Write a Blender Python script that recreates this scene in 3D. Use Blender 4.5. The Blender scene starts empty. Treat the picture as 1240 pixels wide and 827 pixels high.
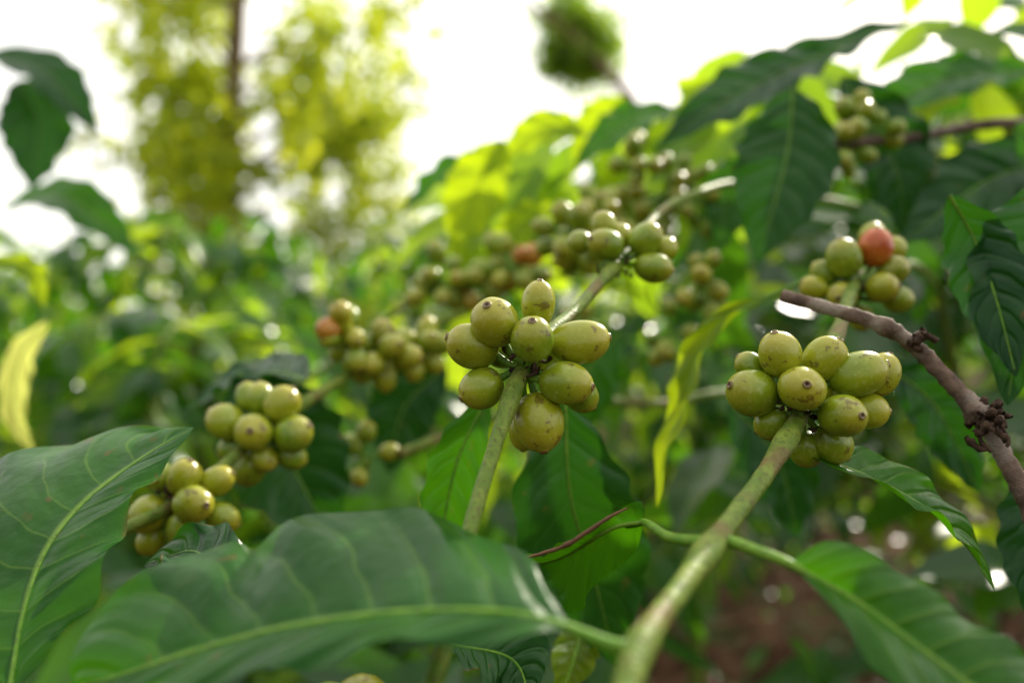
import bpy, math, random
import numpy as np
from mathutils import Vector
random.seed(7); rng=np.random.default_rng(11)
CM=0.01; EYE=1.2
# all plant coordinates are world centimetres: x = east, y = north, z = height relative to 1.2 m above ground
def W(a):
    a=np.asarray(a,dtype=float).reshape(-1,3)*CM
    a[:,2]+=EYE
    return a
scene=bpy.context.scene
# ------------------------------------------------------------------ node helpers
class NT:
    def __init__(s,name):
        s.m=bpy.data.materials.new(name); s.m.use_nodes=True; s.t=s.m.node_tree; s.t.nodes.clear()
    def n(s,typ,**kw):
        nd=s.t.nodes.new(typ)
        for k,v in kw.items(): setattr(nd,k,v)
        return nd
    def l(s,a,b): s.t.links.new(a,b)
    def setin(s,sock,v):
        if isinstance(v,bpy.types.NodeSocket): s.l(v,sock)
        else: sock.default_value=v
    def math(s,op,a,b=0.0,c=0.0):
        nd=s.n('ShaderNodeMath',operation=op)
        s.setin(nd.inputs[0],a); s.setin(nd.inputs[1],b); s.setin(nd.inputs[2],c)
        return nd.outputs[0]
    def smooth(s,x,lo,hi,o0=0.0,o1=1.0):
        nd=s.n('ShaderNodeMapRange',interpolation_type='SMOOTHSTEP')
        s.setin(nd.inputs[0],x); nd.inputs[1].default_value=lo; nd.inputs[2].default_value=hi
        nd.inputs[3].default_value=o0; nd.inputs[4].default_value=o1
        return nd.outputs[0]
    def mix(s,f,a,b):
        nd=s.n('ShaderNodeMix',data_type='RGBA')
        s.setin(nd.inputs[0],f); s.setin(nd.inputs[6],a); s.setin(nd.inputs[7],b)
        return nd.outputs[2]
    def noise(s,vec,scale,detail=3.0,rough=.5):
        nd=s.n('ShaderNodeTexNoise'); nd.inputs['Scale'].default_value=scale
        nd.inputs['Detail'].default_value=detail; nd.inputs['Roughness'].default_value=rough
        if vec is not None: s.l(vec,nd.inputs['Vector'])
        return nd.outputs[0]
def C(r,g,b): return (r,g,b,1.0)

def leaf_material(name,dark,light,vein,trans=0.3,tcol=None,rough=.29,N=9,spots=.55,bump=.5,veinf=.3):
    m=NT(name); uv=m.n('ShaderNodeUVMap').outputs[0]
    sp=m.n('ShaderNodeSeparateXYZ'); m.l(uv,sp.inputs[0])
    u=sp.outputs[0]; v=m.math('ABSOLUTE',m.math('MULTIPLY',m.math('SUBTRACT',sp.outputs[1],.5),2.0))
    obj=m.n('ShaderNodeTexCoord').outputs['Object']
    at=m.n('ShaderNodeAttribute',attribute_name='rnd').outputs['Fac']
    n1=m.noise(obj,35,2,.6); n2=m.noise(obj,450,2,.6)
    s=m.math('SUBTRACT',u,m.math('MULTIPLY',v,.12))
    s=m.math('SUBTRACT',s,m.math('MULTIPLY',m.math('MULTIPLY',v,v),.07))
    s=m.math('ADD',m.math('MULTIPLY',s,float(N)),m.math('MULTIPLY',m.math('SUBTRACT',n1,.5),.9))
    f=m.math('PINGPONG',s,.5)
    side=m.math('MULTIPLY',m.smooth(f,.008,.05,1,0),m.smooth(v,.6,.95,1,0))
    mid=m.smooth(v,.012,.04,1,0)
    colr=m.mix(m.smooth(n1,.35,.7),dark,light)
    colr=m.mix(m.math('MULTIPLY',n2,.4),colr,C(dark[0]*.4,dark[1]*.5,dark[2]*.4))
    colr=m.mix(m.math('MULTIPLY',side,veinf),colr,vein)
    colr=m.mix(m.math('MULTIPLY',mid,.9),colr,vein)
    sn=m.noise(obj,170,1,.5)
    sm=m.math('MULTIPLY',m.smooth(sn,.69,.74,0,spots),m.smooth(n1,.45,.6))
    edge=m.math('MULTIPLY',m.smooth(v,.93,1.0,0,1),m.smooth(n1,.55,.65,0,.6))
    colr=m.mix(m.math('MAXIMUM',sm,edge),colr,C(.16,.075,.02))
    hs=m.n('ShaderNodeHueSaturation'); m.l(colr,hs.inputs['Color'])
    m.l(m.math('MULTIPLY_ADD',at,.7,.65),hs.inputs['Value']); m.l(m.math('MULTIPLY_ADD',at,-.035,.517),hs.inputs['Hue'])
    colr=hs.outputs[0]
    h=m.math('ADD',m.math('MULTIPLY',m.smooth(f,0,.3),m.smooth(v,0,.12,.2,1)),m.math('MULTIPLY',n2,.35))
    h=m.math('ADD',h,m.math('MULTIPLY',sn,.7))
    bp=m.n('ShaderNodeBump'); bp.inputs['Strength'].default_value=bump; bp.inputs['Distance'].default_value=.0009
    m.l(h,bp.inputs['Height'])
    p=m.n('ShaderNodeBsdfPrincipled'); m.l(colr,p.inputs['Base Color']); m.l(bp.outputs[0],p.inputs['Normal'])
    m.l(m.math('MULTIPLY_ADD',n1,.2,rough-.08),p.inputs['Roughness'])
    p.inputs['Specular IOR Level'].default_value=.24
    tr=m.n('ShaderNodeBsdfTranslucent'); tc=tcol or C(light[0]*3.6,light[1]*3.0,light[2]*.4)
    tcc=m.mix(m.math('MULTIPLY',m.math('MAXIMUM',side,mid),.5),tc,C(tc[0]*.5,tc[1]*.5,tc[2]*.5))
    m.l(tcc,tr.inputs[0])
    mx=m.n('ShaderNodeMixShader'); mx.inputs[0].default_value=trans
    m.l(p.outputs[0],mx.inputs[1]); m.l(tr.outputs[0],mx.inputs[2])
    o=m.n('ShaderNodeOutputMaterial'); m.l(mx.outputs[0],o.inputs[0]); return m.m
def lite_leaf(name,dark,light,tcol,trans=.35,rough=.3,spec=.4):
    """light-weight material for leaves that stand well behind the focus plane"""
    m=NT(name); uv=m.n('ShaderNodeUVMap').outputs[0]; sp=m.n('ShaderNodeSeparateXYZ'); m.l(uv,sp.inputs[0])
    v=m.math('ABSOLUTE',m.math('SUBTRACT',sp.outputs[1],.5))
    at=m.n('ShaderNodeAttribute',attribute_name='rnd').outputs['Fac']
    c=m.mix(at,dark,light); c=m.mix(m.smooth(v,.015,.035,.6,0),c,C(light[0]*2,light[1]*1.8,light[2]*1.5))
    p=m.n('ShaderNodeBsdfPrincipled'); m.l(c,p.inputs['Base Color']); p.inputs['Roughness'].default_value=rough
    p.inputs['Specular IOR Level'].default_value=spec
    tr=m.n('ShaderNodeBsdfTranslucent'); m.l(m.mix(at,C(tcol[0]*.6,tcol[1]*.75,tcol[2]),tcol),tr.inputs[0])
    mx=m.n('ShaderNodeMixShader'); mx.inputs[0].default_value=trans
    m.l(p.outputs[0],mx.inputs[1]); m.l(tr.outputs[0],mx.inputs[2])
    o=m.n('ShaderNodeOutputMaterial'); m.l(mx.outputs[0],o.inputs[0]); return m.m
def matte(name,a,b):
    m=NT(name); at=m.n('ShaderNodeAttribute',attribute_name='rnd').outputs['Fac']
    p=m.n('ShaderNodeBsdfPrincipled'); m.l(m.mix(at,a,b),p.inputs['Base Color']); p.inputs['Roughness'].default_value=.8
    p.inputs['Specular IOR Level'].default_value=.1
    o=m.n('ShaderNodeOutputMaterial'); m.l(p.outputs[0],o.inputs[0]); return m.m

def fruit_material():
    m=NT('cherry_skin'); obj=m.n('ShaderNodeTexCoord').outputs['Object']
    ripe=m.n('ShaderNodeAttribute',attribute_name='ripe').outputs['Fac']
    rnd=m.n('ShaderNodeAttribute',attribute_name='rnd').outputs['Fac']
    tip=m.n('ShaderNodeAttribute',attribute_name='tip').outputs['Fac']
    ax=m.n('ShaderNodeAttribute',attribute_name='along').outputs['Fac']
    n1=m.noise(obj,110,3,.55); n2=m.noise(obj,800,3,.6); n3=m.noise(obj,230,3,.65)
    g=m.mix(m.smooth(n1,.3,.7),C(.13,.235,.005),C(.25,.35,.010))
    g=m.mix(m.smooth(rnd,0,1,0,.8),g,C(.37,.37,.012))
    g=m.mix(m.smooth(ax,.6,.95,0,.45),g,C(.48,.38,.03))
    g=m.mix(m.math('MULTIPLY',m.smooth(n2,.55,.66),.35),g,C(.52,.52,.13))
    red=m.mix(m.smooth(n1,.35,.65),C(.50,.03,.015),C(.66,.14,.02))
    g=m.mix(ripe,g,red)
    g=m.mix(m.math('MULTIPLY',m.smooth(n3,.60,.67),.7),g,C(.11,.055,.012))
    ring=m.smooth(tip,.15,.5)
    g=m.mix(m.math('MULTIPLY',ring,.85),g,C(.17,.09,.035))
    g=m.mix(m.smooth(tip,.75,1),g,C(.06,.03,.015))
    bp=m.n('ShaderNodeBump'); bp.inputs['Strength'].default_value=.35; bp.inputs['Distance'].default_value=.0006
    m.l(m.math('ADD',n1,m.math('MULTIPLY',n2,.4)),bp.inputs['Height'])
    p=m.n('ShaderNodeBsdfPrincipled'); m.l(g,p.inputs['Base Color']); m.l(bp.outputs[0],p.inputs['Normal'])
    m.l(m.math('MULTIPLY_ADD',n3,.25,.17),p.inputs['Roughness'])
    p.inputs['Specular IOR Level'].default_value=.62
    o=m.n('ShaderNodeOutputMaterial'); m.l(p.outputs[0],o.inputs[0]); return m.m

def bark_material(name,a,b,c,scale=160,bump=.6,rough=.55,patch=.55):
    m=NT(name); obj=m.n('ShaderNodeTexCoord').outputs['Object']
    n1=m.noise(obj,scale,3,.6); n2=m.noise(obj,scale*.35,2,.6); n3=m.noise(obj,scale*5,2,.6)
    g=m.mix(m.smooth(n1,.35,.65),a,b)
    g=m.mix(m.smooth(n2,patch,patch+.12,0,.75),g,c)
    g=m.mix(m.math('MULTIPLY',m.smooth(n3,.52,.66),.6),g,C(c[0]*.4,c[1]*.4,c[2]*.4))
    bp=m.n('ShaderNodeBump'); bp.inputs['Strength'].default_value=bump; bp.inputs['Distance'].default_value=.0008
    m.l(m.math('ADD',n1,m.math('MULTIPLY',n3,.5)),bp.inputs['Height'])
    p=m.n('ShaderNodeBsdfPrincipled'); m.l(g,p.inputs['Base Color']); m.l(bp.outputs[0],p.inputs['Normal'])
    p.inputs['Roughness'].default_value=rough; p.inputs['Specular IOR Level'].default_value=.3
    o=m.n('ShaderNodeOutputMaterial'); m.l(p.outputs[0],o.inputs[0]); return m.m

M_leaf=leaf_material('leaf_green',C(.014,.095,.005),C(.038,.165,.008),C(.20,.36,.04),trans=.22)
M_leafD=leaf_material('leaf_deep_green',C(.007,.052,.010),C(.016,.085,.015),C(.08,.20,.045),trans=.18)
M_leafY=leaf_material('leaf_yellow_green',C(.10,.24,.010),C(.20,.34,.014),C(.30,.42,.05),trans=.6,tcol=C(.62,.80,.012))  # backlit brightness is put into the base colour, besides the translucency
M_leafO=leaf_material('leaf_old_yellow',C(.45,.50,.05),C(.62,.60,.10),C(.6,.55,.2),trans=.5,tcol=C(.9,.95,.22))
M_tree=lite_leaf('tree_leaf',C(.08,.15,.01),C(.24,.30,.02),C(.84,.88,.03),trans=.6)
M_treeG=lite_leaf('tree_leaf_green',C(.03,.09,.01),C(.08,.16,.02),C(.45,.66,.04),trans=.5)
M_treeS=lite_leaf('small_tree_leaf',C(.05,.12,.01),C(.14,.22,.02),C(.60,.80,.04),trans=.6)
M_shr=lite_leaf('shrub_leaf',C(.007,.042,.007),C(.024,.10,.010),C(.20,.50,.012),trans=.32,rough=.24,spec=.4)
M_shrY=lite_leaf('shrub_leaf_sunlit',C(.04,.15,.008),C(.16,.30,.012),C(.65,.85,.02),trans=.6)  # lighter copy of the shrub leaf, sun glow painted into its colours
M_fruit=fruit_material()
M_stem=bark_material('green_stem',C(.11,.19,.015),C(.20,.27,.035),C(.18,.11,.04),patch=.53,rough=.5,bump=.9)
M_pet=bark_material('petiole_green',C(.11,.27,.015),C(.18,.34,.03),C(.2,.25,.06),patch=.7,rough=.4,bump=.2)
M_bark=bark_material('brown_bark',C(.09,.055,.038),C(.19,.125,.09),C(.34,.28,.23),patch=.5,bump=1.0,rough=.8)
M_trunk=bark_material('tree_bark',C(.18,.12,.07),C(.30,.21,.13),C(.14,.10,.06),scale=12,bump=1.0,rough=.9)
M_dry=bark_material('dried_flower',C(.035,.02,.012),C(.09,.05,.03),C(.14,.09,.06),scale=400,rough=.9)
M_curl=bark_material('dried_leaf_edge',C(.13,.06,.03),C(.26,.14,.07),C(.33,.22,.12),scale=20,rough=.7)
M_lit=matte('leaf_litter_brown',C(.05,.02,.010),C(.15,.075,.038))

# ------------------------------------------------------------------ mesh helpers
def make_obj(name,verts,faces,mat,uv=None,attrs=None,parent=None,smooth=True):
    me=bpy.data.meshes.new(name)
    verts=np.asarray(verts,dtype=np.float32); faces=np.asarray(faces,dtype=np.int32)
    nv,nf=len(verts),len(faces); k=faces.shape[1]
    me.vertices.add(nv); me.vertices.foreach_set('co',verts.ravel())
    me.loops.add(nf*k); me.loops.foreach_set('vertex_index',faces.ravel())
    me.polygons.add(nf); me.polygons.foreach_set('loop_start',np.arange(0,nf*k,k,dtype=np.int32))
    me.polygons.foreach_set('loop_total',np.full(nf,k,dtype=np.int32))
    me.update(calc_edges=True)
    if smooth: me.polygons.foreach_set('use_smooth',np.ones(nf,dtype=bool))
    if uv is not None:
        l=me.uv_layers.new(name='UVMap'); l.data.foreach_set('uv',np.asarray(uv,dtype=np.float32)[faces.ravel()].ravel())
    for n,a in (attrs or {}).items():
        at=me.attributes.new(n,'FLOAT','POINT'); at.data.foreach_set('value',np.asarray(a,dtype=np.float32))
    me.materials.append(mat); me.validate()
    ob=bpy.data.objects.new(name,me); scene.collection.objects.link(ob)
    if parent: ob.parent=parent
    return ob
def spline(pts,n):
    P=np.asarray(pts,float)
    if len(P)==2: return P[0]+(P[1]-P[0])*np.linspace(0,1,n)[:,None]
    E=np.vstack([2*P[0]-P[1],P,2*P[-1]-P[-2]]); out=[]
    for i in range(len(P)-1):
        p0,p1,p2,p3=E[i:i+4]; t=np.linspace(0,1,24,endpoint=False)[:,None]
        out.append(.5*((2*p1)+(-p0+p2)*t+(2*p0-5*p1+4*p2-p3)*t*t+(-p0+3*p1-3*p2+p3)*t**3))
    Q=np.vstack(out+[P[-1:]]); d=np.r_[0,np.cumsum(np.linalg.norm(np.diff(Q,axis=0),axis=1))]
    s=np.linspace(0,d[-1],n); return np.stack([np.interp(s,d,Q[:,k]) for k in range(3)],1)
def grid_faces(a,b,wrap=False):
    i=np.arange(a-1)[:,None]; j=np.arange(b if wrap else b-1)[None,:]; j2=(j+1)%b
    return np.stack([i*b+j,i*b+j2,(i+1)*b+j2,(i+1)*b+j],-1).reshape(-1,4)
def tube_data(pts,r,n=60,sides=14,rough=.04,nodes=(),smoothr=True):
    Q=spline(pts,n); r=np.atleast_1d(np.asarray(r,float))
    R=np.interp(np.linspace(0,1,n),np.linspace(0,1,len(r)),r) if len(r)>1 else np.full(n,r[0])
    t=np.linspace(0,1,n)
    for c,wd,am in nodes: R=R*(1+am*np.exp(-((t-c)/wd)**2))
    R=R*(1+rough*rng.normal(size=n)*.5)
    T=np.gradient(Q,axis=0); T/=np.linalg.norm(T,axis=1)[:,None]
    up=np.array([0.13,.21,.97]); S=np.cross(T,up); S/=np.linalg.norm(S,axis=1)[:,None]+1e-9; U=np.cross(S,T)
    a=np.linspace(0,2*np.pi,sides,endpoint=False)
    V=Q[:,None]+R[:,None,None]*(1+rough*rng.normal(size=(n,sides,1))*.5)*(np.cos(a)[None,:,None]*S[:,None]+np.sin(a)[None,:,None]*U[:,None])
    return V.reshape(-1,3),grid_faces(n,sides,True)
def merge(parts):
    V=[];F=[];o=0
    for v,f in parts: V.append(v);F.append(f+o);o+=len(v)
    return np.vstack(V),np.vstack(F)
def tube(name,pts,r,mat,parent=None,**k):
    v,f=tube_data(pts,r,**k); return make_obj(name,W(v),f,mat,parent=parent)

def leaf_rails(name,up,mid,lo,mat,rnd=.5,quilt=.05,wave=.08,nveins=9,n=110,m=14,bow=.0,parent=None,seed=0):
    A,Mi,B=spline(up,n),spline(mid,n),spline(lo,n); r=np.random.default_rng(seed)
    T=np.gradient(Mi,axis=0); T/=np.linalg.norm(T,axis=1)[:,None]
    u=np.linspace(0,1,n); rows=[];uv=[]
    ph=r.uniform(0,6,4)
    for j in range(-m,m+1):
        v=j/m; E=A if v>=0 else B; a=abs(v)
        p=Mi+(E-Mi)*a
        side=(E-Mi); N=np.cross(T,side); N/=np.linalg.norm(N,axis=1)[:,None]+1e-6
        if v<0: N=-N
        width=np.linalg.norm(side,axis=1)
        s=(u-.12*a-.07*a*a)*nveins
        off=quilt*np.abs(np.sin(np.pi*s))*min(1,a*4)*(1-.4*a)*np.clip(width,0,1.5)
        off+=wave*a**2*(np.sin(s*2*np.pi*.5+ph[0 if v>0 else 1])+.5*np.sin(u*23+ph[2]))*np.clip(width,0,1.5)
        off+=bow*np.sin(np.pi*a)*width
        sign=-1 if np.mean(N[:,2])<0 else 1
        p=p+N*sign*off[:,None]
        rows.append(p); uv.append(np.stack([u,np.full(n,.5+.5*v)],1))
    V=np.stack(rows,1).reshape(-1,3); UV=np.stack(uv,1).reshape(-1,2)
    ob=make_obj(name,W(V),grid_faces(n,2*m+1),mat,UV,{'rnd':np.full(len(V),rnd)},parent=parent)
    tv,tf=tube_data(Mi[:-3]+0,[.07,.05,.04,.02],n=60,sides=8,rough=.0)
    make_obj('midrib',W(tv),tf,M_pet,parent=ob)
    return ob
def profile(u): return np.sin(np.pi*np.clip(u,0,1)**.88)**.85*(1-.25*u**3)
def leaf(name,mid,hw,normal,mat,fold=.25,seed=0,rnd=.5,wave=.1,quilt=.05,petiole=None,curl=0,**k):
    n=60; Q=spline(mid,n); T=np.gradient(Q,axis=0); T/=np.linalg.norm(T,axis=1)[:,None]
    N=np.asarray(normal,float); S=np.cross(T,N); S/=np.linalg.norm(S,axis=1)[:,None]; NN=np.cross(S,T)
    u=np.linspace(0,1,n); w=hw*profile(u)[:,None]+.02
    r=np.random.default_rng(seed+100); wav=(1+.06*np.sin(u*40+r.uniform(0,6)))[:,None]
    A=Q+S*w*wav*math.cos(fold)+NN*w*math.sin(fold); B=Q-S*w*wav*math.cos(fold)+NN*w*math.sin(fold)
    ob=leaf_rails(name,A,Q,B,mat,rnd=rnd,wave=wave,quilt=quilt,seed=seed,n=80,m=10,bow=curl,**k)
    if petiole is not None:
        tube('petiole',[petiole,(np.array(petiole)+Q[0])/2+[0,0,-.05],Q[0],Q[1]],[.12,.1,.09],M_pet,parent=ob,n=16,sides=8)
    return ob

def fruit_geo(c,axis,r,el,ripe,seg=24):
    ax=np.asarray(axis,float); ax/=np.linalg.norm(ax)
    th=list(np.linspace(.02,np.pi-.2,seg*2//3)); L=r*el
    prof=[(r*math.sin(t)**.92, -L*math.cos(t),0.0) for t in th]
    zt=prof[-1][1]; 
    prof+=[(.19*r,zt+.035*r,.45),(.165*r,zt+.095*r,.55),(.11*r,zt+.095*r,.7),(.07*r,zt+.02*r,1.0),(.005*r,zt+.01*r,1.0)]
    prof=np.array(prof); prof[:,0]=np.maximum(prof[:,0],.002)
    a=np.linspace(0,2*np.pi,seg,endpoint=False)
    up=np.array([.3,.2,.9]) if abs(ax[2])<.9 else np.array([1,0,.1])
    S=np.cross(ax,up);S/=np.linalg.norm(S);U=np.cross(ax,S)
    ph=rng.uniform(0,6); sq=rng.uniform(.92,1.0)
    lob=1+.02*np.cos(2*a+ph)+.014*np.cos(5*a+ph*2)
    ring=(np.cos(a)[:,None]*S+np.sin(a)[:,None]*U*sq)*lob[:,None]
    skew=(S*math.cos(ph)+U*math.sin(ph))*.06*r
    V=c+prof[:,0][:,None,None]*ring[None]+prof[:,1][:,None,None]*ax+((prof[:,1]/L)**2)[:,None,None]*skew
    tip=np.repeat(prof[:,2],seg); al=np.repeat((prof[:,1]/L+1)/2,seg)
    return V.reshape(-1,3),grid_faces(len(prof),seg,True),tip,al
def cluster(node,fruits,name='coffee_cherry_cluster',seg=24,crud=True,grow=1.0):
    """fruits: (dx,dy,dz,r,elong,ripe[,axis]) centimetres from the stem node"""
    node=np.array(node,float); V=[];F=[];TI=[];AL=[];RI=[];RN=[];o=0; ped=[]
    for f in fruits:
        d=np.array(f[:3],float); ax=np.array(f[6],float) if len(f)>6 else d/np.linalg.norm(d)+rng.normal(size=3)*.12
        rr=f[3]*grow
        v,fc,ti,al=fruit_geo(node+d,ax,rr,f[4],f[5],seg)
        V.append(v);F.append(fc+o);o+=len(v);TI.append(ti);AL.append(al);RI.append(np.full(len(v),f[5]));RN.append(np.full(len(v),rng.uniform()))
        base=node+d-ax/np.linalg.norm(ax)*rr*f[4]*.97
        ped.append(tube_data([node+rng.normal(size=3)*.1,(node+base)/2+rng.normal(size=3)*.05,base],[.11,.09,.12],n=10,sides=8))
    ob=make_obj(name,W(np.vstack(V)),np.vstack(F),M_fruit,attrs={'tip':np.concatenate(TI),'along':np.concatenate(AL),'ripe':np.concatenate(RI),'rnd':np.concatenate(RN)})
    v,f=merge(ped); make_obj('stalks',W(v),f,M_pet,parent=ob)
    if crud:
        cr=[]
        for i in range(40):
            p=node+rng.normal(size=3)*.3; q=p+rng.normal(size=3)*.2
            cr.append(tube_data([p,(p+q)/2+rng.normal(size=3)*.05,q],[.03,.09,.02],n=6,sides=6,rough=.3))
        v,f=merge(cr); make_obj('dried_flower_remains',W(v),f,M_dry,parent=ob)
    return ob
def rcluster(node,n,R,r,ripe=(),stretch=(1,1,1)):
    pts=[]; tries=0
    while len(pts)<n and tries<4000:
        tries+=1
        d=rng.normal(size=3); d/=np.linalg.norm(d); d=d*R*rng.uniform(.65,1.15)*np.array(stretch)
        if all(np.linalg.norm(d-p)>r*1.55 for p in pts): pts.append(d)
    fr=[(p[0],p[1],p[2],r*rng.uniform(.82,1.08),rng.uniform(1.02,1.25),(ripe[i] if i<len(ripe) else 0)) for i,p in enumerate(pts)]
    return cluster(node,fr,seg=16,crud=False)

# ------------------------------------------------------------------ hero branches
tube('coffee_branch',[(-2,17,-8.3),(-1.4,18,-6.3),(-1.0,20,-4.5),(-.45,22,-2.8),(.3,24,-.8),(1.2,26,.3),(2.2,28,1.1),(4.0,32,2.9),(8.8,42,7.3),(18,55,10),(40,80,8),(68,125,-15)],
     [.20,.21,.24,.27,.33,.4,.6],M_stem,n=260,nodes=[(.068,.005,.45),(.14,.005,.4)])
tube('coffee_branch',[(1.6,13.2,-6.5),(2.3,15,-5.6),(3.5,17,-5.05),(4.75,19,-4.5),(6.55,21.5,-3.5),(8.3,24,-2.3),(10.1,27,-1.0),(11.9,30,.5),(14.1,34,2.3),(18.5,42,3.6),(30,60,5),(50,95,2),(72,128,-20)],
     [.24,.25,.26,.28,.33,.4,.6],M_stem,n=300,nodes=[(.015,.005,.3),(.043,.005,.45),(.085,.006,.35),(.14,.006,.3)])
tube('coffee_branch',[(-16,27,-8),(-14.1,30,-6.8),(-12.5,32,-6.0),(-10.9,35,-4.1),(-9.7,38,-2.9),(-7.7,43,-1.25),(-4.9,49,.9),(-2.9,53,2.0),(0,60,4.0),(7.5,75,7.5),(25,100,5),(66,126,-10)],
     [.22,.27,.30,.3,.36,.45],M_stem,n=200,nodes=[(.05,.01,.3),(.1,.01,.3)])
tube('coffee_branch',[(-15,54,-3.2),(-12,55,-1.5),(-7.7,56,2.1),(-4.5,60,3.8),(4,75,6),(25,100,2),(65,128,-20)],[.18,.22,.3,.4],M_stem,n=90)
br=tube('dry_brown_branch',[(9.5,29,1.6),(11.9,27,.6),(13.2,27,-.2),(14,26.5,-1.25),(14.8,26,-2.4),(15.3,25.5,-3.75),(15.75,25,-5.2),(16,24,-7.4),(16.5,22,-12)],
     [.22,.25,.27,.3,.32,.35],M_bark,n=140,rough=.09,nodes=[(.2,.015,.35),(.41,.02,.5),(.75,.02,.3)])
parts=[]
for c0,n0,s0 in (((14.8,25.8,-2.4),40,.36),((13.1,26.8,.0),12,.2)):
    for i in range(n0):
        p=np.array(c0)+rng.normal(size=3)*s0*.6; q=p+rng.normal(size=3)*s0*.7+[0,-.1,0]
        parts.append(tube_data([p,(p+q)/2+rng.normal(size=3)*.1,q],[.08,.13,.05],n=8,sides=7,rough=.3))
parts.append(tube_data([(13.1,26.9,.0),(13.5,26.8,.15),(13.75,26.7,.0)],[.13,.1,.12],n=10,sides=8))
parts.append(tube_data([(14.85,26,-2.4),(14.5,25.6,-3.0),(14.75,25.4,-3.4)],[.1,.09,.06],n=10,sides=8))
v,f=merge(parts); make_obj('bud_scales',W(v),f,M_dry,parent=br)
tube('coffee_branch',[(17,47,11.2),(24,50,12.3),(31,50,13.2),(50,60,14),(78,125,10)],[.3,.38,.42,.5],M_bark,n=60)
tube('coffee_branch',[(-6,44,-6),(-3,46,-5),(2,50,-3.8),(10,56,-4.2),(22,66,-6),(60,120,-30)],[.28,.3,.35,.4],M_stem,n=60)

# ------------------------------------------------------------------ cherries
cluster((.3,24,-.8),[(-.8,-.5,1.35,.66,1.08,0,(-.3,-.75,.65)),(.47,.1,1.9,.5,1.3,0,(.05,-.25,1)),(.26,-.95,.85,.57,1.15,0,(-.05,-.7,.7)),
 (-1.45,0,.65,.66,1.12,0,(-1,-.2,.35)),(1.65,-.1,.78,.62,1.35,0,(1,-.15,.12)),(-1.18,-.1,-.57,.58,1.08,0,(-.9,-.3,-.5)),
 (1.22,-.6,-.38,.6,1.25,0,(1,-.45,-.1)),(.47,-.3,-1.5,.70,1.18,0,(.15,-.4,-1)),(1.7,.2,-.75,.5,1.1,0),(.1,.5,-1.8,.52,1.15,0),
 (-.6,.9,.5,.5,1.1,0),(.7,1.0,.4,.52,1.1,0)],seg=40,grow=1.06)
cluster((8.4,24.2,-2.0),[(-.58,-.1,1.63,.6,1.1,0,(-.3,-.3,1)),(-1.32,.1,.48,.68,1.08,0,(-1,-.3,.3)),(-.2,-.85,.67,.63,1.08,0,(-.1,-1,.25)),
 (.8,.1,1.5,.58,1.15,0,(.6,-.3,.9)),(1.7,-.1,1.05,.65,1.25,0,(1,-.3,.35)),(.98,-.8,-.1,.6,1.12,0,(.4,-.9,.1)),(2.05,.1,-.05,.54,1.1,0,(1,-.3,0)),
 (2.6,.35,1.0,.52,1.25,0,(.4,-.1,1)),(-1.25,.6,1.25,.42,1.1,0),(1.05,.2,-1.0,.55,1.15,0),(-.65,.35,-.45,.5,1.05,0),(.4,.5,-1.2,.5,1.1,0),(.8,.6,.6,.5,1.1,0)],seg=40,grow=1.05)
cluster((14.1,34.5,2.0),[(-.35,-.3,1.45,.72,1.1,0),(1.05,-.1,1.9,.7,1.12,.85,(.1,-.4,1)),(1.8,0,.95,.6,1.1,.1),(1.05,-.7,.2,.6,1.05,0),(-.55,-.6,-.15,.58,1.05,0),
 (-1.5,0,.2,.52,1.1,0),(2.05,.1,-.25,.55,1.1,0),(-.95,.4,.9,.5,1.1,0),(.6,.3,-1.0,.5,1.1,0),(2.5,1.5,2.0,.55,1.1,0),(1.6,1.5,2.6,.55,1.1,0)],seg=28,grow=1.05)
cluster((4.2,32.5,3.1),[(-.55,-.5,.65,.65,1.15,0,(-.8,-.5,.3)),(1.05,-.1,.9,.65,1.1,0),(1.3,-.4,-.25,.63,1.2,0,(1,-.2,-.2)),(-.5,.6,1.55,.55,1.1,0),(1.9,.5,.6,.5,1.1,0),(.15,.6,1.1,.5,1.1,0),(-1.4,1.6,1.0,.5,1.1,0)],seg=28)
cluster((-12.7,31.5,-5.9),[(.8,-.7,-.15,.66,1.15,0,(.9,-.7,.1)),(.35,-.4,-1.25,.6,1.15,0),(.3,-.2,.75,.6,1.1,0),(-1.1,-.1,-.65,.65,1.1,0),(-.85,.2,.75,.55,1.1,0),(1.4,.2,.55,.55,1.1,0),(1.65,0,-.8,.55,1.15,0),(-1.1,.1,-1.7,.5,1.1,0),(-.4,.7,.1,.5,1.1,0),(0,.5,-2.0,.5,1.1,0)],seg=28,grow=1.1)
cluster((-10.7,35,-4.3),[(-1.4,-.1,.9,.72,1.05,0),(0,-.85,.55,.72,1.05,0,(.2,-1,.2)),(.95,0,1.65,.68,1.1,0),(1.5,-.3,.4,.72,1.05,0),(.3,-.3,-.6,.52,1.1,0),(-.5,.2,-1.1,.66,1.1,0),(1.3,.2,-.6,.55,1.1,0),(-.1,.5,1.85,.6,1.1,0),(-1.2,.4,-.3,.6,1.1,0),(-.7,.8,1.9,.55,1.1,0),(.4,.9,.6,.5,1.1,0)],seg=28,grow=1.1)
rcluster((-8.2,42,.2),9,1.25,.62,ripe=(0,0)); cluster((-8.2,42,.2),[(-.9,-1.2,.4,.6,1.1,.55),(-.3,-1.0,1.2,.6,1.1,.1)],seg=20,crud=False)
rcluster((-6.6,43,-.6),11,1.4,.64,ripe=(.15,)); rcluster((-5.1,45,-.6),10,1.4,.64)
rcluster((-4.7,54,4.0),12,1.7,.66,ripe=(.1,)); rcluster((0.1,54,4.9),12,1.8,.75,ripe=(.6,0,0,.6,.5)); rcluster((-2.6,53,3.6),7,1.3,.6,ripe=(.1,.3))
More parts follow.
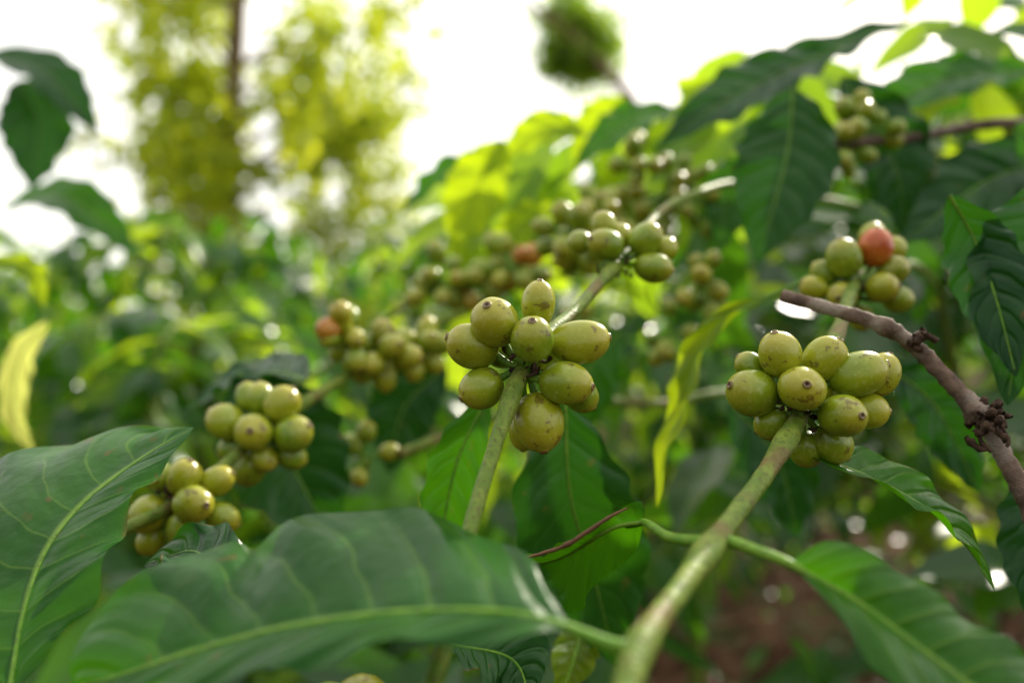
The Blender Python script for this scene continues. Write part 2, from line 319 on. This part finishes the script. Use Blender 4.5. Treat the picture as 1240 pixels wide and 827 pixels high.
rcluster((3.4,47,6.0),14,1.9,.66); rcluster((5.6,52,7.4),12,1.9,.62)
rcluster((11.0,59,10.2),22,2.9,.66,stretch=(1.4,1,1)); rcluster((11,48,3.4),9,1.7,.58); rcluster((15,64,10.5),16,2.6,.66); rcluster((9.5,50,.5),6,1.5,.55)
rcluster((21,49,12.6),10,1.8,.62); rcluster((19.2,48,11.2),6,1.3,.55); rcluster((33,52,12.2),9,1.6,.62); rcluster((4,58,1.0),8,1.7,.6,ripe=(.2,))
rcluster((-8,44,-6.2),6,1.4,.55); rcluster((28,70,-4),8,1.8,.6); rcluster((-3.9,20,-8.6),3,.5,.55,ripe=(0.15,)); rcluster((9,56,12.0),8,1.7,.6)

# ------------------------------------------------------------------ hero leaves
fl=leaf_rails('coffee_leaf',
 [(1.05,15.2,-5.22),(.73,16.2,-4.9),(0,17.5,-4.35),(-1.7,19,-4.1),(-3.5,19.5,-3.9),(-4.8,19.5,-4.1),(-5.7,19.5,-4.8),(-6.1,19.5,-4.95),(-6.8,19.5,-4.65),(-8.4,19.5,-5.4),(-9.5,19,-6.2),(-9.9,18.5,-6.9),(-9.6,18,-7.5)],
 [(1.05,15.2,-5.25),(0,15.2,-5.0),(-1.55,15.5,-5.05),(-3.2,16,-5.35),(-4.95,16.5,-5.8),(-6.8,17,-6.45),(-8.4,17.5,-7.1),(-9.6,18,-7.5)],
 [(1.05,15.2,-5.28),(.3,14.6,-5.2),(-.86,14.4,-5.25),(-2.3,14.4,-5.35),(-3.65,14.6,-5.7),(-4.8,15,-6.1),(-6.7,16,-6.9),(-8.6,17.2,-7.5),(-9.6,18,-7.5)],M_leaf,quilt=.03,wave=.09,seed=1,rnd=.4,bow=.03,nveins=9)
tube('petiole',[(2.3,15,-5.6),(1.8,15,-5.5),(1.05,15.2,-5.27),(.6,15.2,-5.13)],[.17,.13,.11,.08],M_pet,parent=fl,n=20,sides=10)
leaf_rails('coffee_leaf',
 [(-12.2,20,-8.6),(-15.8,22,-8.5),(-17.5,25,-5.7),(-17,27,-4.2),(-15.7,28,-3.6),(-13.7,28,-3.05),(-11.8,27.5,-2.9),(-10.4,27,-2.8)],
 [(-12.2,20,-8.6),(-12.7,21.5,-7.0),(-12.9,23,-5.7),(-12.5,24.5,-4.6),(-11.4,26,-3.5),(-10.4,27,-2.8)],
 [(-12.2,20,-8.6),(-11.5,21,-7.6),(-10.95,21.5,-6.7),(-10.9,22.5,-5.8),(-11,24,-4.7),(-10.75,25,-4.05),(-10.5,26,-3.4),(-10.4,27,-2.8)],M_leaf,quilt=.045,wave=.12,seed=2,rnd=.5,bow=.06)
rl=leaf_rails('coffee_leaf',
 [(5.9,17.5,-4.65),(6.7,17.4,-4.2),(7.8,17.3,-4.6),(9.3,17.2,-5.6),(10.6,16.8,-6.6),(11.2,16,-8.2)],
 [(5.9,17.5,-4.7),(7.1,17,-5.35),(8.4,16.5,-6.3),(9.9,16,-7.4),(11.2,16,-8.2)],
 [(5.9,17.5,-4.75),(6.3,17,-5.15),(6.9,16,-6.1),(7.6,15.4,-6.9),(8.9,15,-8.0),(11.2,16,-8.2)],M_leaf,quilt=.03,wave=.07,seed=3,rnd=.9,bow=.1)
tube('petiole',[(4.75,19,-4.5),(5.3,18.5,-4.62),(5.9,17.5,-4.7),(6.3,17.35,-4.95)],[.16,.14,.12,.07],M_pet,parent=rl,n=20,sides=10)
cl=leaf_rails('coffee_leaf',
 [(3.5,22,-4.7),(3.35,22,-4.25),(2.6,22.5,-4.8),(1.6,23,-5.6),(.9,23.3,-5.95),(.12,23.8,-6.25)],
 [(3.5,22,-4.8),(2.7,22.5,-5.1),(1.6,24,-6.2),(.8,24.6,-6.6),(.12,23.8,-6.3)],
 [(3.5,22,-4.9),(3.3,22.5,-5.8),(2.4,23.5,-6.9),(1.8,24,-7.9),(1.0,24.3,-7.2),(.12,23.8,-6.35)],M_leaf,quilt=.04,wave=.08,seed=4,rnd=.3)
tube('petiole',[(4.7,19,-4.55),(4.4,19.2,-4.65),(3.9,20.5,-4.85),(3.5,22,-4.8),(3.1,22.3,-4.95)],[.17,.15,.14,.12,.07],M_pet,parent=cl,n=24,sides=10)
tube('dry_edge',[(3.1,22.1,-4.45),(2.6,22.45,-4.8),(1.6,22.95,-5.6),(.9,23.25,-5.95),(.12,23.8,-6.28)],[.03,.06,.07,.05,.03],M_curl,parent=cl,n=30,sides=7,rough=.2)
leaf('coffee_leaf',[(8.5,24.5,-3.2),(9.55,24.5,-3.6),(11.25,25,-4.3),(13,25.5,-5.3),(14.4,26,-6.55),(15.5,26.5,-8)],1.15,(-.25,-.5,.85),M_leaf,seed=5,fold=.35,petiole=(8.3,24.1,-2.5),rnd=.8)
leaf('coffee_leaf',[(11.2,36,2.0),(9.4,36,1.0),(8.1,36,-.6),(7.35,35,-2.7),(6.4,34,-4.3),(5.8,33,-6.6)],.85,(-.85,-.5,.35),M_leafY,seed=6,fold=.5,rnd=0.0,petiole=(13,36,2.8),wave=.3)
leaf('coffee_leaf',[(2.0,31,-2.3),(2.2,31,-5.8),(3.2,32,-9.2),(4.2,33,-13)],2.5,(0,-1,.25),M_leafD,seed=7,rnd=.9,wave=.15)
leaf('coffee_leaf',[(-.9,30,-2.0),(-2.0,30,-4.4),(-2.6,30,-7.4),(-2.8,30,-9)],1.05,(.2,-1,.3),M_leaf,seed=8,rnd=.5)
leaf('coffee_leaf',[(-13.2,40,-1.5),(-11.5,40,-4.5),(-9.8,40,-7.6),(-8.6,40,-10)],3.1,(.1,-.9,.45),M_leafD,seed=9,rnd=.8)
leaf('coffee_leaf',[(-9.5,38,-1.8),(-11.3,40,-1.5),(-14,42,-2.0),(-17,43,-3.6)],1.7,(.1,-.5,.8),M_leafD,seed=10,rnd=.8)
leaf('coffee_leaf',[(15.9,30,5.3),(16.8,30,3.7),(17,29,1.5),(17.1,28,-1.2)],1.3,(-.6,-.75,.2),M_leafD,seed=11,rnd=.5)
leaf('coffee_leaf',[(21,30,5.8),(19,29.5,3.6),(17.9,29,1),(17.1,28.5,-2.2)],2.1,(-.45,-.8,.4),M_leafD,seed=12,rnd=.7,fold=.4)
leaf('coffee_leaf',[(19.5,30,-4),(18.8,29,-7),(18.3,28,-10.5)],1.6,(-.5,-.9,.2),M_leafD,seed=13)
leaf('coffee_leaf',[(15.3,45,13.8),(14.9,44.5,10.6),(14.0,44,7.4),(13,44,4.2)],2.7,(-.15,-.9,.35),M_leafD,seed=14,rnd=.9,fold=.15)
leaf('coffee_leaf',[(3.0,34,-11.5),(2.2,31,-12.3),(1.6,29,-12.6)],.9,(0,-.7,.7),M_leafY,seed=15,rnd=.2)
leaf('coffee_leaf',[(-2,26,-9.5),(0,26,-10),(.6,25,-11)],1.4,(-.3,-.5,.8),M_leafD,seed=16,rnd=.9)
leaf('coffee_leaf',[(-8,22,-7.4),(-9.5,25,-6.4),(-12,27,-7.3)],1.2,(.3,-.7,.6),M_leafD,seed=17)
# sunlit and canopy leaves on the upper branches (world cm)
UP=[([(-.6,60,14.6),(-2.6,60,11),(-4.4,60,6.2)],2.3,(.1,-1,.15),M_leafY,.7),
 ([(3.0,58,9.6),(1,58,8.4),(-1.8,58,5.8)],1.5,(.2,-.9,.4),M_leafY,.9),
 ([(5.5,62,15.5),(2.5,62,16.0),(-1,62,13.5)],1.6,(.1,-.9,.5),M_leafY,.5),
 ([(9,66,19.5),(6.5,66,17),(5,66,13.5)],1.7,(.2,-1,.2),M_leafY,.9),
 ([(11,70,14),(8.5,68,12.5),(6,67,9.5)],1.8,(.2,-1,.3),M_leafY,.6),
 ([(13,64,18),(9,62,16.5),(4.5,60,12.8)],1.8,(.3,-.5,.7),M_leaf,.9),
 ([(-1.5,66,15),(-5,66,13.8),(-9,66,10)],1.5,(0,-.6,.8),M_leaf,.6),
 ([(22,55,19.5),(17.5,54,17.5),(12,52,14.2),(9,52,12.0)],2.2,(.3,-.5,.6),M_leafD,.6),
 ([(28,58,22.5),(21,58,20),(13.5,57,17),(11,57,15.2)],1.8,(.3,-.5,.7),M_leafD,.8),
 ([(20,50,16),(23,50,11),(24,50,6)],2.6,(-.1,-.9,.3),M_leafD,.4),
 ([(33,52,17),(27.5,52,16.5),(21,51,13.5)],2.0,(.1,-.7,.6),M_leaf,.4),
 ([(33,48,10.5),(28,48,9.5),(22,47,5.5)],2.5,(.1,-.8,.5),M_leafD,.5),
 ([(28,46,12),(31,46,9),(31.5,46,5)],2.2,(-.2,-.9,.2),M_leaf,.5),
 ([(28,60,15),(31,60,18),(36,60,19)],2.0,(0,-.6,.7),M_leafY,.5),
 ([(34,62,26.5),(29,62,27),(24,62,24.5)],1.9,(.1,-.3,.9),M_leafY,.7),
 ([(17,58,13),(15,57,10),(14,56,6)],2.0,(.1,-1,.2),M_leaf,.5),
 ([(6,46,.5),(4,46,-2),(3,46,-6)],2.0,(.1,-1,.3),M_leaf,.5),
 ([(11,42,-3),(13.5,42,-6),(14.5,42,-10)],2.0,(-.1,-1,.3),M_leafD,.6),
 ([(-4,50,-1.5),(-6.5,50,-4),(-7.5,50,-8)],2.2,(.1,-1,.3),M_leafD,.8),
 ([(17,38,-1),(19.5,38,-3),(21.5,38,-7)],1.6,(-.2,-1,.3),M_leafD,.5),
 ([(-57,95,30),(-54,94,25),(-54,93,17)],4.2,(.2,-1,.2),M_leafD,.5),
 ([(-60,92,32),(-52,92,30),(-46,92,23)],3.2,(0,-.6,.7),M_leafD,.5),
 ([(-62,100,16),(-53,98,17),(-44,98,10)],3.6,(0,-.6,.7),M_leaf,.7),
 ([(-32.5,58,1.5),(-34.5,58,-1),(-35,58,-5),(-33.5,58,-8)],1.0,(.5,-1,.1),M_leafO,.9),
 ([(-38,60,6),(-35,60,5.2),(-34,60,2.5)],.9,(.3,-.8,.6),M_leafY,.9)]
for i,(p,hw,nm,mt,rd) in enumerate(UP):
    leaf('coffee_leaf',p,hw,nm,mt,seed=30+i,rnd=rd,fold=.2,wave=.16)

# ------------------------------------------------------------------ foliage masses
def mass(name,base,T,N,L,Wd,droop,mat,nu=7,nv=2,parent=None,rnd=None):
    k=len(base); base=np.asarray(base,float);T=T/np.linalg.norm(T,axis=1)[:,None]
    S=np.cross(T,N);S/=np.linalg.norm(S,axis=1)[:,None]+1e-9;NN=np.cross(S,T)
    u=np.linspace(0,1,nu+1); j=np.arange(-nv,nv+1)/nv
    ang=droop[:,None]*u[None]; du=1/nu
    cx=np.concatenate([np.zeros((k,1)),np.cumsum(np.cos(ang)[:,1:]*du,1)],1); cz=-np.concatenate([np.zeros((k,1)),np.cumsum(np.sin(ang)[:,1:]*du,1)],1)
    w=profile(u)[None]*Wd[:,None]; ph=rng.uniform(0,6,k)
    wav=.12*np.sin(u[None]*14+ph[:,None])*w
    al=np.abs(j)
    X=(cx*L[:,None])[:,:,None]+0*j; Y=w[:,:,None]*j; Z=(cz*L[:,None])[:,:,None]+w[:,:,None]*al*.25+wav[:,:,None]*al
    V=base[:,None,None]+X[...,None]*T[:,None,None]+Y[...,None]*S[:,None,None]+Z[...,None]*NN[:,None,None]
    g=grid_faces(nu+1,2*nv+1); per=(nu+1)*(2*nv+1)
    F=(g[None]+(np.arange(k)*per)[:,None,None]).reshape(-1,4)
    UV=np.stack(np.broadcast_arrays(u[:,None],(.5+.5*j)[None]),-1).reshape(-1,2); UV=np.tile(UV,(k,1))
    r=rng.uniform(size=k) if rnd is None else rnd
    return make_obj(name,W(V.reshape(-1,3)),F,mat,UV,{'rnd':np.repeat(r,per)},parent=parent)
def shrub(name,cx,cy,top,R,nb,mat,keep=None,leafL=(10,16),zmin=-105,sun=.25,nu=6,nv=2,step=4.6):
    par=bpy.data.objects.new(name,None); scene.collection.objects.link(par)
    tr=[tube_data([(cx,cy,-121),(cx+rng.normal()*3,cy,-60),(cx+rng.normal()*4,cy,top*.9)],[2.2,1.6,.6],n=20,sides=9)]
    B=[];T=[];N=[];L=[]
    for i in range(nb):
        h=rng.uniform(0,1)**.8; z=zmin+(top-zmin)*h; a=rng.uniform(0,2*np.pi)
        ln=R*(1.05-.6*h**2)*rng.uniform(.75,1.1)
        d=np.array([math.cos(a),math.sin(a),0]); q0=np.array([cx,cy,z]); 
        pts=[q0,q0+d*ln*.35+[0,0,ln*.13],q0+d*ln*.7+[0,0,ln*.08],q0+d*ln+[0,0,-ln*.15]]
        if keep and not keep(pts[-1]): continue
        Q=spline(pts,40); tr.append(tube_data(pts,[.6,.4,.2],n=12,sides=6))
        ds=np.arange(ln*.25,ln,step)/ln
        for s in ds:
            k=int(s*39); p=Q[k]; tg=Q[min(k+1,39)]-Q[max(k-1,0)]; tg/=np.linalg.norm(tg)
            sd=np.cross(tg,[0,0,1.]); sd/=np.linalg.norm(sd)
            for sg in (-1,1):
                if rng.uniform()<.12: continue
                if keep and not keep(p): continue
                t=sd*sg+tg*rng.uniform(.2,.8)+[0,0,rng.uniform(-.5,.25)]
                B.append(p);T.append(t);N.append(np.array([0,0,1.])+rng.normal(size=3)*.35);L.append(rng.uniform(*leafL)*(1-.25*abs(s-.5)))
        for sg in (-1,1): B.append(Q[-1]);T.append(d+rng.normal(size=3)*.4+[0,0,.2]);N.append([0,0,1.]+rng.normal(size=3)*.3);L.append(rng.uniform(6,10))
    L=np.array(L);B=np.array(B);T=np.array(T);N=np.array(N)
    ms=rng.uniform(size=len(L))<sun  # random leaves take the copy with sunlight painted into the colour
    for nm,mk,mt in (('foliage',~ms,mat),('sunlit_tint_foliage',ms,M_shrY)):
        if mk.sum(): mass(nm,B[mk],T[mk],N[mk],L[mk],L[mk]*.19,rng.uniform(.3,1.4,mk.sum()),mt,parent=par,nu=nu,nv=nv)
    v,f=merge(tr); make_obj('stems',W(v),f,M_stem,parent=par)
    return par
far=dict(nu=4,nv=1,step=6.5,leafL=(12,19))
shrub('coffee_shrub',82,132,40,72,56,M_shr,keep=lambda p:p[1]>58 and p[0]>-2,zmin=-35,sun=.28,nu=5)
shrub('coffee_shrub',45,190,40,70,40,M_shr,keep=lambda p:p[1]>70,sun=.3,zmin=-45,**far)
shrub('coffee_shrub',-95,250,36,80,75,M_shr,sun=.3,**far)
shrub('coffee_shrub',-190,235,42,80,70,M_shr,sun=.3,**far)
shrub('coffee_shrub',-40,310,40,85,60,M_shr,sun=.3,**far)
shrub('coffee_shrub',-60,160,2,62,65,M_shr,keep=lambda p:p[1]>62 and p[2]<p[1]*.06,sun=.35,nu=5)
shrub('coffee_shrub',-270,330,60,95,60,M_shr,sun=.3,**far)
shrub('coffee_shrub',230,380,80,110,60,M_shr,zmin=-60,**far)
shrub('coffee_shrub',150,300,30,90,60,M_shr,zmin=-80,sun=.12,**far)
shrub('coffee_shrub',80,480,60,100,50,M_shr,**far)
shrub('coffee_shrub',-150,430,50,110,50,M_shr,**far)
# undergrowth below/behind the fruiting branches
k=130; B=np.stack([rng.uniform(-45,12,k),rng.uniform(62,120,k),rng.uniform(-60,-8,k)],1)
L=rng.uniform(9,15,k); mass('coffee_undergrowth',B,rng.normal(size=(k,3))*[1,.6,.5]+[0,-.3,-.3],rng.normal(size=(k,3))*.4+[0,-.5,.8],L,L*.2,rng.uniform(.2,1.2,k),M_shr)
k=26; B=np.stack([rng.uniform(14,55,k),rng.uniform(60,90,k),rng.uniform(-30,-6,k)],1)
L=rng.uniform(8,13,k); mass('coffee_undergrowth',B,rng.normal(size=(k,3))*[1,.6,.5]+[0,-.3,-.3],rng.normal(size=(k,3))*.4+[0,-.5,.8],L,L*.2,rng.uniform(.2,1.2,k),M_shr)
# growth above the fruiting branches, rising right; lime leaves have backlight painted in
def growth(name,k,xr,yr,f,mat,Lr=(6,11),drop=6):
    x=rng.uniform(*xr,k); y=rng.uniform(*yr,k); z=np.array([f(a) for a in x])-rng.exponential(drop,k)
    L=rng.uniform(*Lr,k)
    return mass(name,np.stack([x,y,z],1),rng.normal(size=(k,3))*[1,.5,.5]+[-.2,-.4,-.45],rng.normal(size=(k,3))*.45+[0,-.7,.6],L,L*.2,rng.uniform(.2,1.1,k),mat)
growth('sunlit_tint_coffee_foliage',80,(-6,26),(66,92),lambda x:13+.38*(x+8)+2*math.sin(x),M_shrY)
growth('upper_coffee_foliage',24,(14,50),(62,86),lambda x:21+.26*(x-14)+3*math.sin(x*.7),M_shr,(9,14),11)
growth('sunlit_tint_coffee_foliage',22,(20,54),(70,90),lambda x:25+.28*(x-14),M_shrY,(8,12),10)

# ------------------------------------------------------------------ trees (centimetres)
def tree(name,trunk,rad,clumps,leaves,size,mat,csize,jit=.13):
    par=bpy.data.objects.new(name,None); scene.collection.objects.link(par)
    tr=[tube_data(trunk,rad,n=40,sides=12)]; Q=spline(trunk,60)
    C0=[]
    for c in clumps:
        c=np.array(c,float); k=int(np.clip(np.argmin(np.abs(Q[:,2]-(c[2]-csize*.8))),5,59)); q=Q[k]
        tr.append(tube_data([q,(q+c)/2+[0,0,csize*.1],c],[rad[-1]*.7,rad[-1]*.25],n=12,sides=7)); C0.append(c)
    C0=np.array(C0); k=leaves; idx=rng.integers(0,len(C0),k)
    sub=C0[:,None]+rng.normal(size=(len(C0),14,3))*csize*.45
    B=sub[idx,rng.integers(0,14,k)]+rng.normal(size=(k,3))*csize*jit
    L=rng.uniform(.7,1.3,k)*size
    mass('crown_foliage',B,rng.normal(size=(k,3))+[0,0,-.3],rng.normal(size=(k,3))+[0,-.4,.3],L,L*.26,rng.uniform(0,1,k),mat,nu=3,nv=1,parent=par)
    v,f=merge(tr); make_obj('trunk',W(v),f,M_trunk,parent=par)
    return par
cl=[]
for i in range(34):
    z=rng.uniform(60,560); cl.append((-285+rng.normal()*64,890+rng.normal()*60,z))
cl+=[(-175,900,250),(-160,920,170),(-190,880,60),(-185,900,0),(-230,900,330),(-200,880,120),(-380,900,200),(-400,900,290),(-170,900,-30),(-200,900,-60),(-160,900,60),(-200,900,250),(-340,900,300),(-150,900,120),(-145,900,220),(-390,900,360)]
tree('shade_tree',[(-310,890,-121),(-308,890,100),(-296,890,350),(-280,890,620)],[14,12,9,4],cl,10500,15,M_tree,50,.18)
cl=[]
for i in range(26):
    q=rng.normal(size=3); q/=np.linalg.norm(q); q*=rng.uniform(.4,1); cl.append((125+q[0]*82,1500+q[1]*70,540+q[2]*74))
tree('small_tree',[(255,1440,-121),(250,1440,300),(200,1440,430),(110,1450,530),(20,1450,600)],[15,14,12,10,5],cl,3600,16,M_treeS,36,.25)
cl=[]
for i in range(60):
    x=rng.uniform(-1900,2200); cl.append((x,2100+rng.uniform(-200,300),rng.uniform(-60,150+110*math.sin(x*.004+1))))
k=8000; C0=np.array(cl); idx=rng.integers(0,len(C0),k); B=C0[idx]+rng.normal(size=(k,3))*[75,60,55]; L=rng.uniform(25,50,k)
mass('distant_trees',B,rng.normal(size=(k,3)),rng.normal(size=(k,3)),L,L*.3,rng.uniform(0,1,k),M_treeG,nu=2,nv=1)

# ------------------------------------------------------------------ ground
m=NT('soil'); obj=m.n('ShaderNodeTexCoord').outputs['Object']
a1=m.noise(obj,1.2,3,.6); a2=m.noise(obj,14,3,.65); a3=m.noise(obj,90,2,.6)
g=m.mix(m.smooth(a2,.35,.65),C(.030,.014,.007),C(.085,.042,.022)); g=m.mix(m.smooth(a3,.5,.7,0,.6),g,C(.12,.07,.04)); g=m.mix(m.smooth(a1,.50,.60,0,.75),g,C(.022,.05,.009))
bp=m.n('ShaderNodeBump'); bp.inputs['Distance'].default_value=.03; m.l(m.math('ADD',a2,a3),bp.inputs['Height'])
p=m.n('ShaderNodeBsdfPrincipled'); m.l(g,p.inputs['Base Color']); m.l(bp.outputs[0],p.inputs['Normal']); p.inputs['Roughness'].default_value=1.0; p.inputs['Specular IOR Level'].default_value=.05
o=m.n('ShaderNodeOutputMaterial'); m.l(p.outputs[0],o.inputs[0])
n=121; gx=np.sinh(np.linspace(-6,6,n))*1.5; X,Y=np.meshgrid(gx,gx,indexing='ij')
Z=.04*np.sin(X*1.7+Y)*np.exp(-(X**2+Y**2)/900)+.03*np.sin(Y*2.9-X*.7)*np.exp(-(X**2+Y**2)/900)
make_obj('ground',np.stack([X,Y,Z],-1).reshape(-1,3),grid_faces(n,n)[:,::-1],m.m)
k=2500; B=np.stack([rng.uniform(-300,450,k),rng.uniform(60,900,k),np.full(k,-115.)+rng.uniform(0,4,k)],1); L=rng.uniform(8,15,k)
mass('leaf_litter',B,rng.normal(size=(k,3))*[1,1,.15],rng.normal(size=(k,3))*.25+[0,0,1],L,L*.2,rng.uniform(-.8,.8,k),M_lit,nu=3,nv=1)
k=1500; B=np.stack([rng.uniform(-300,450,k),rng.uniform(130,900,k),np.full(k,-116.)+rng.uniform(0,14,k)],1); L=rng.uniform(7,18,k)
mass('ground_weeds',B,rng.normal(size=(k,3))*[1,1,.3]+[0,0,.5],rng.normal(size=(k,3))*.3+[0,0,1],L,L*.14,rng.uniform(.2,1.2,k),M_shr,nu=3,nv=1)

# ------------------------------------------------------------------ light, sky, camera
EL,AZ=math.radians(33),math.radians(34)
sdir=(math.cos(EL)*math.sin(AZ),math.cos(EL)*math.cos(AZ),math.sin(EL))
w=bpy.data.worlds.new('World'); scene.world=w; w.use_nodes=True; nt=w.node_tree
bg=nt.nodes['Background']; sk=nt.nodes.new('ShaderNodeTexSky'); sk.sky_type='NISHITA'; sk.sun_disc=False
sk.sun_elevation=EL; sk.sun_rotation=AZ; sk.air_density=1.0; sk.dust_density=4.0; sk.ozone_density=.6
# thin high cloud veiling the blue sky, brighter on the sun's side
tc=nt.nodes.new('ShaderNodeTexCoord'); no=nt.nodes.new('ShaderNodeTexNoise'); no.inputs['Scale'].default_value=2.2; no.inputs['Detail'].default_value=3
nt.links.new(tc.outputs['Generated'],no.inputs['Vector'])
mr=nt.nodes.new('ShaderNodeMapRange'); mr.inputs[1].default_value=.3; mr.inputs[2].default_value=.7; mr.inputs[3].default_value=.6; mr.inputs[4].default_value=.9
nt.links.new(no.outputs[0],mr.inputs[0])
dt=nt.nodes.new('ShaderNodeVectorMath'); dt.operation='DOT_PRODUCT'; dt.inputs[1].default_value=sdir; nt.links.new(tc.outputs['Generated'],dt.inputs[0])
cr=nt.nodes.new('ShaderNodeMapRange'); cr.interpolation_type='SMOOTHSTEP'; cr.inputs[1].default_value=-.6; cr.inputs[2].default_value=.6
nt.links.new(dt.outputs['Value'],cr.inputs[0])
cc=nt.nodes.new('ShaderNodeMix'); cc.data_type='RGBA'; cc.inputs[6].default_value=(5.2,5.2,5.1,1); cc.inputs[7].default_value=(13.5,13.1,12.0,1); nt.links.new(cr.outputs[0],cc.inputs[0])
mx=nt.nodes.new('ShaderNodeMix'); mx.data_type='RGBA'
nt.links.new(mr.outputs[0],mx.inputs[0]); nt.links.new(sk.outputs[0],mx.inputs[6]); nt.links.new(cc.outputs[2],mx.inputs[7]); nt.links.new(mx.outputs[2],bg.inputs[0]); bg.inputs[1].default_value=.15
sd=bpy.data.lights.new('sun','SUN'); sd.energy=5.0; sd.angle=math.radians(.5); sd.color=(1,.92,.78)
so=bpy.data.objects.new('sun',sd); scene.collection.objects.link(so)
so.rotation_euler=Vector(sdir).to_track_quat('Z','Y').to_euler()
scene.view_settings.view_transform='Standard'; scene.view_settings.look='None'; scene.view_settings.exposure=0
cd=bpy.data.cameras.new('camera'); co=bpy.data.objects.new('camera',cd); scene.collection.objects.link(co); scene.camera=co
co.location=(0,0,EYE); co.rotation_euler=(math.radians(90),0,0); cd.lens=29.03; cd.sensor_width=36
cd.clip_start=.01; cd.clip_end=3000; cd.dof.use_dof=True; cd.dof.focus_distance=.24; cd.dof.aperture_fstop=5.2
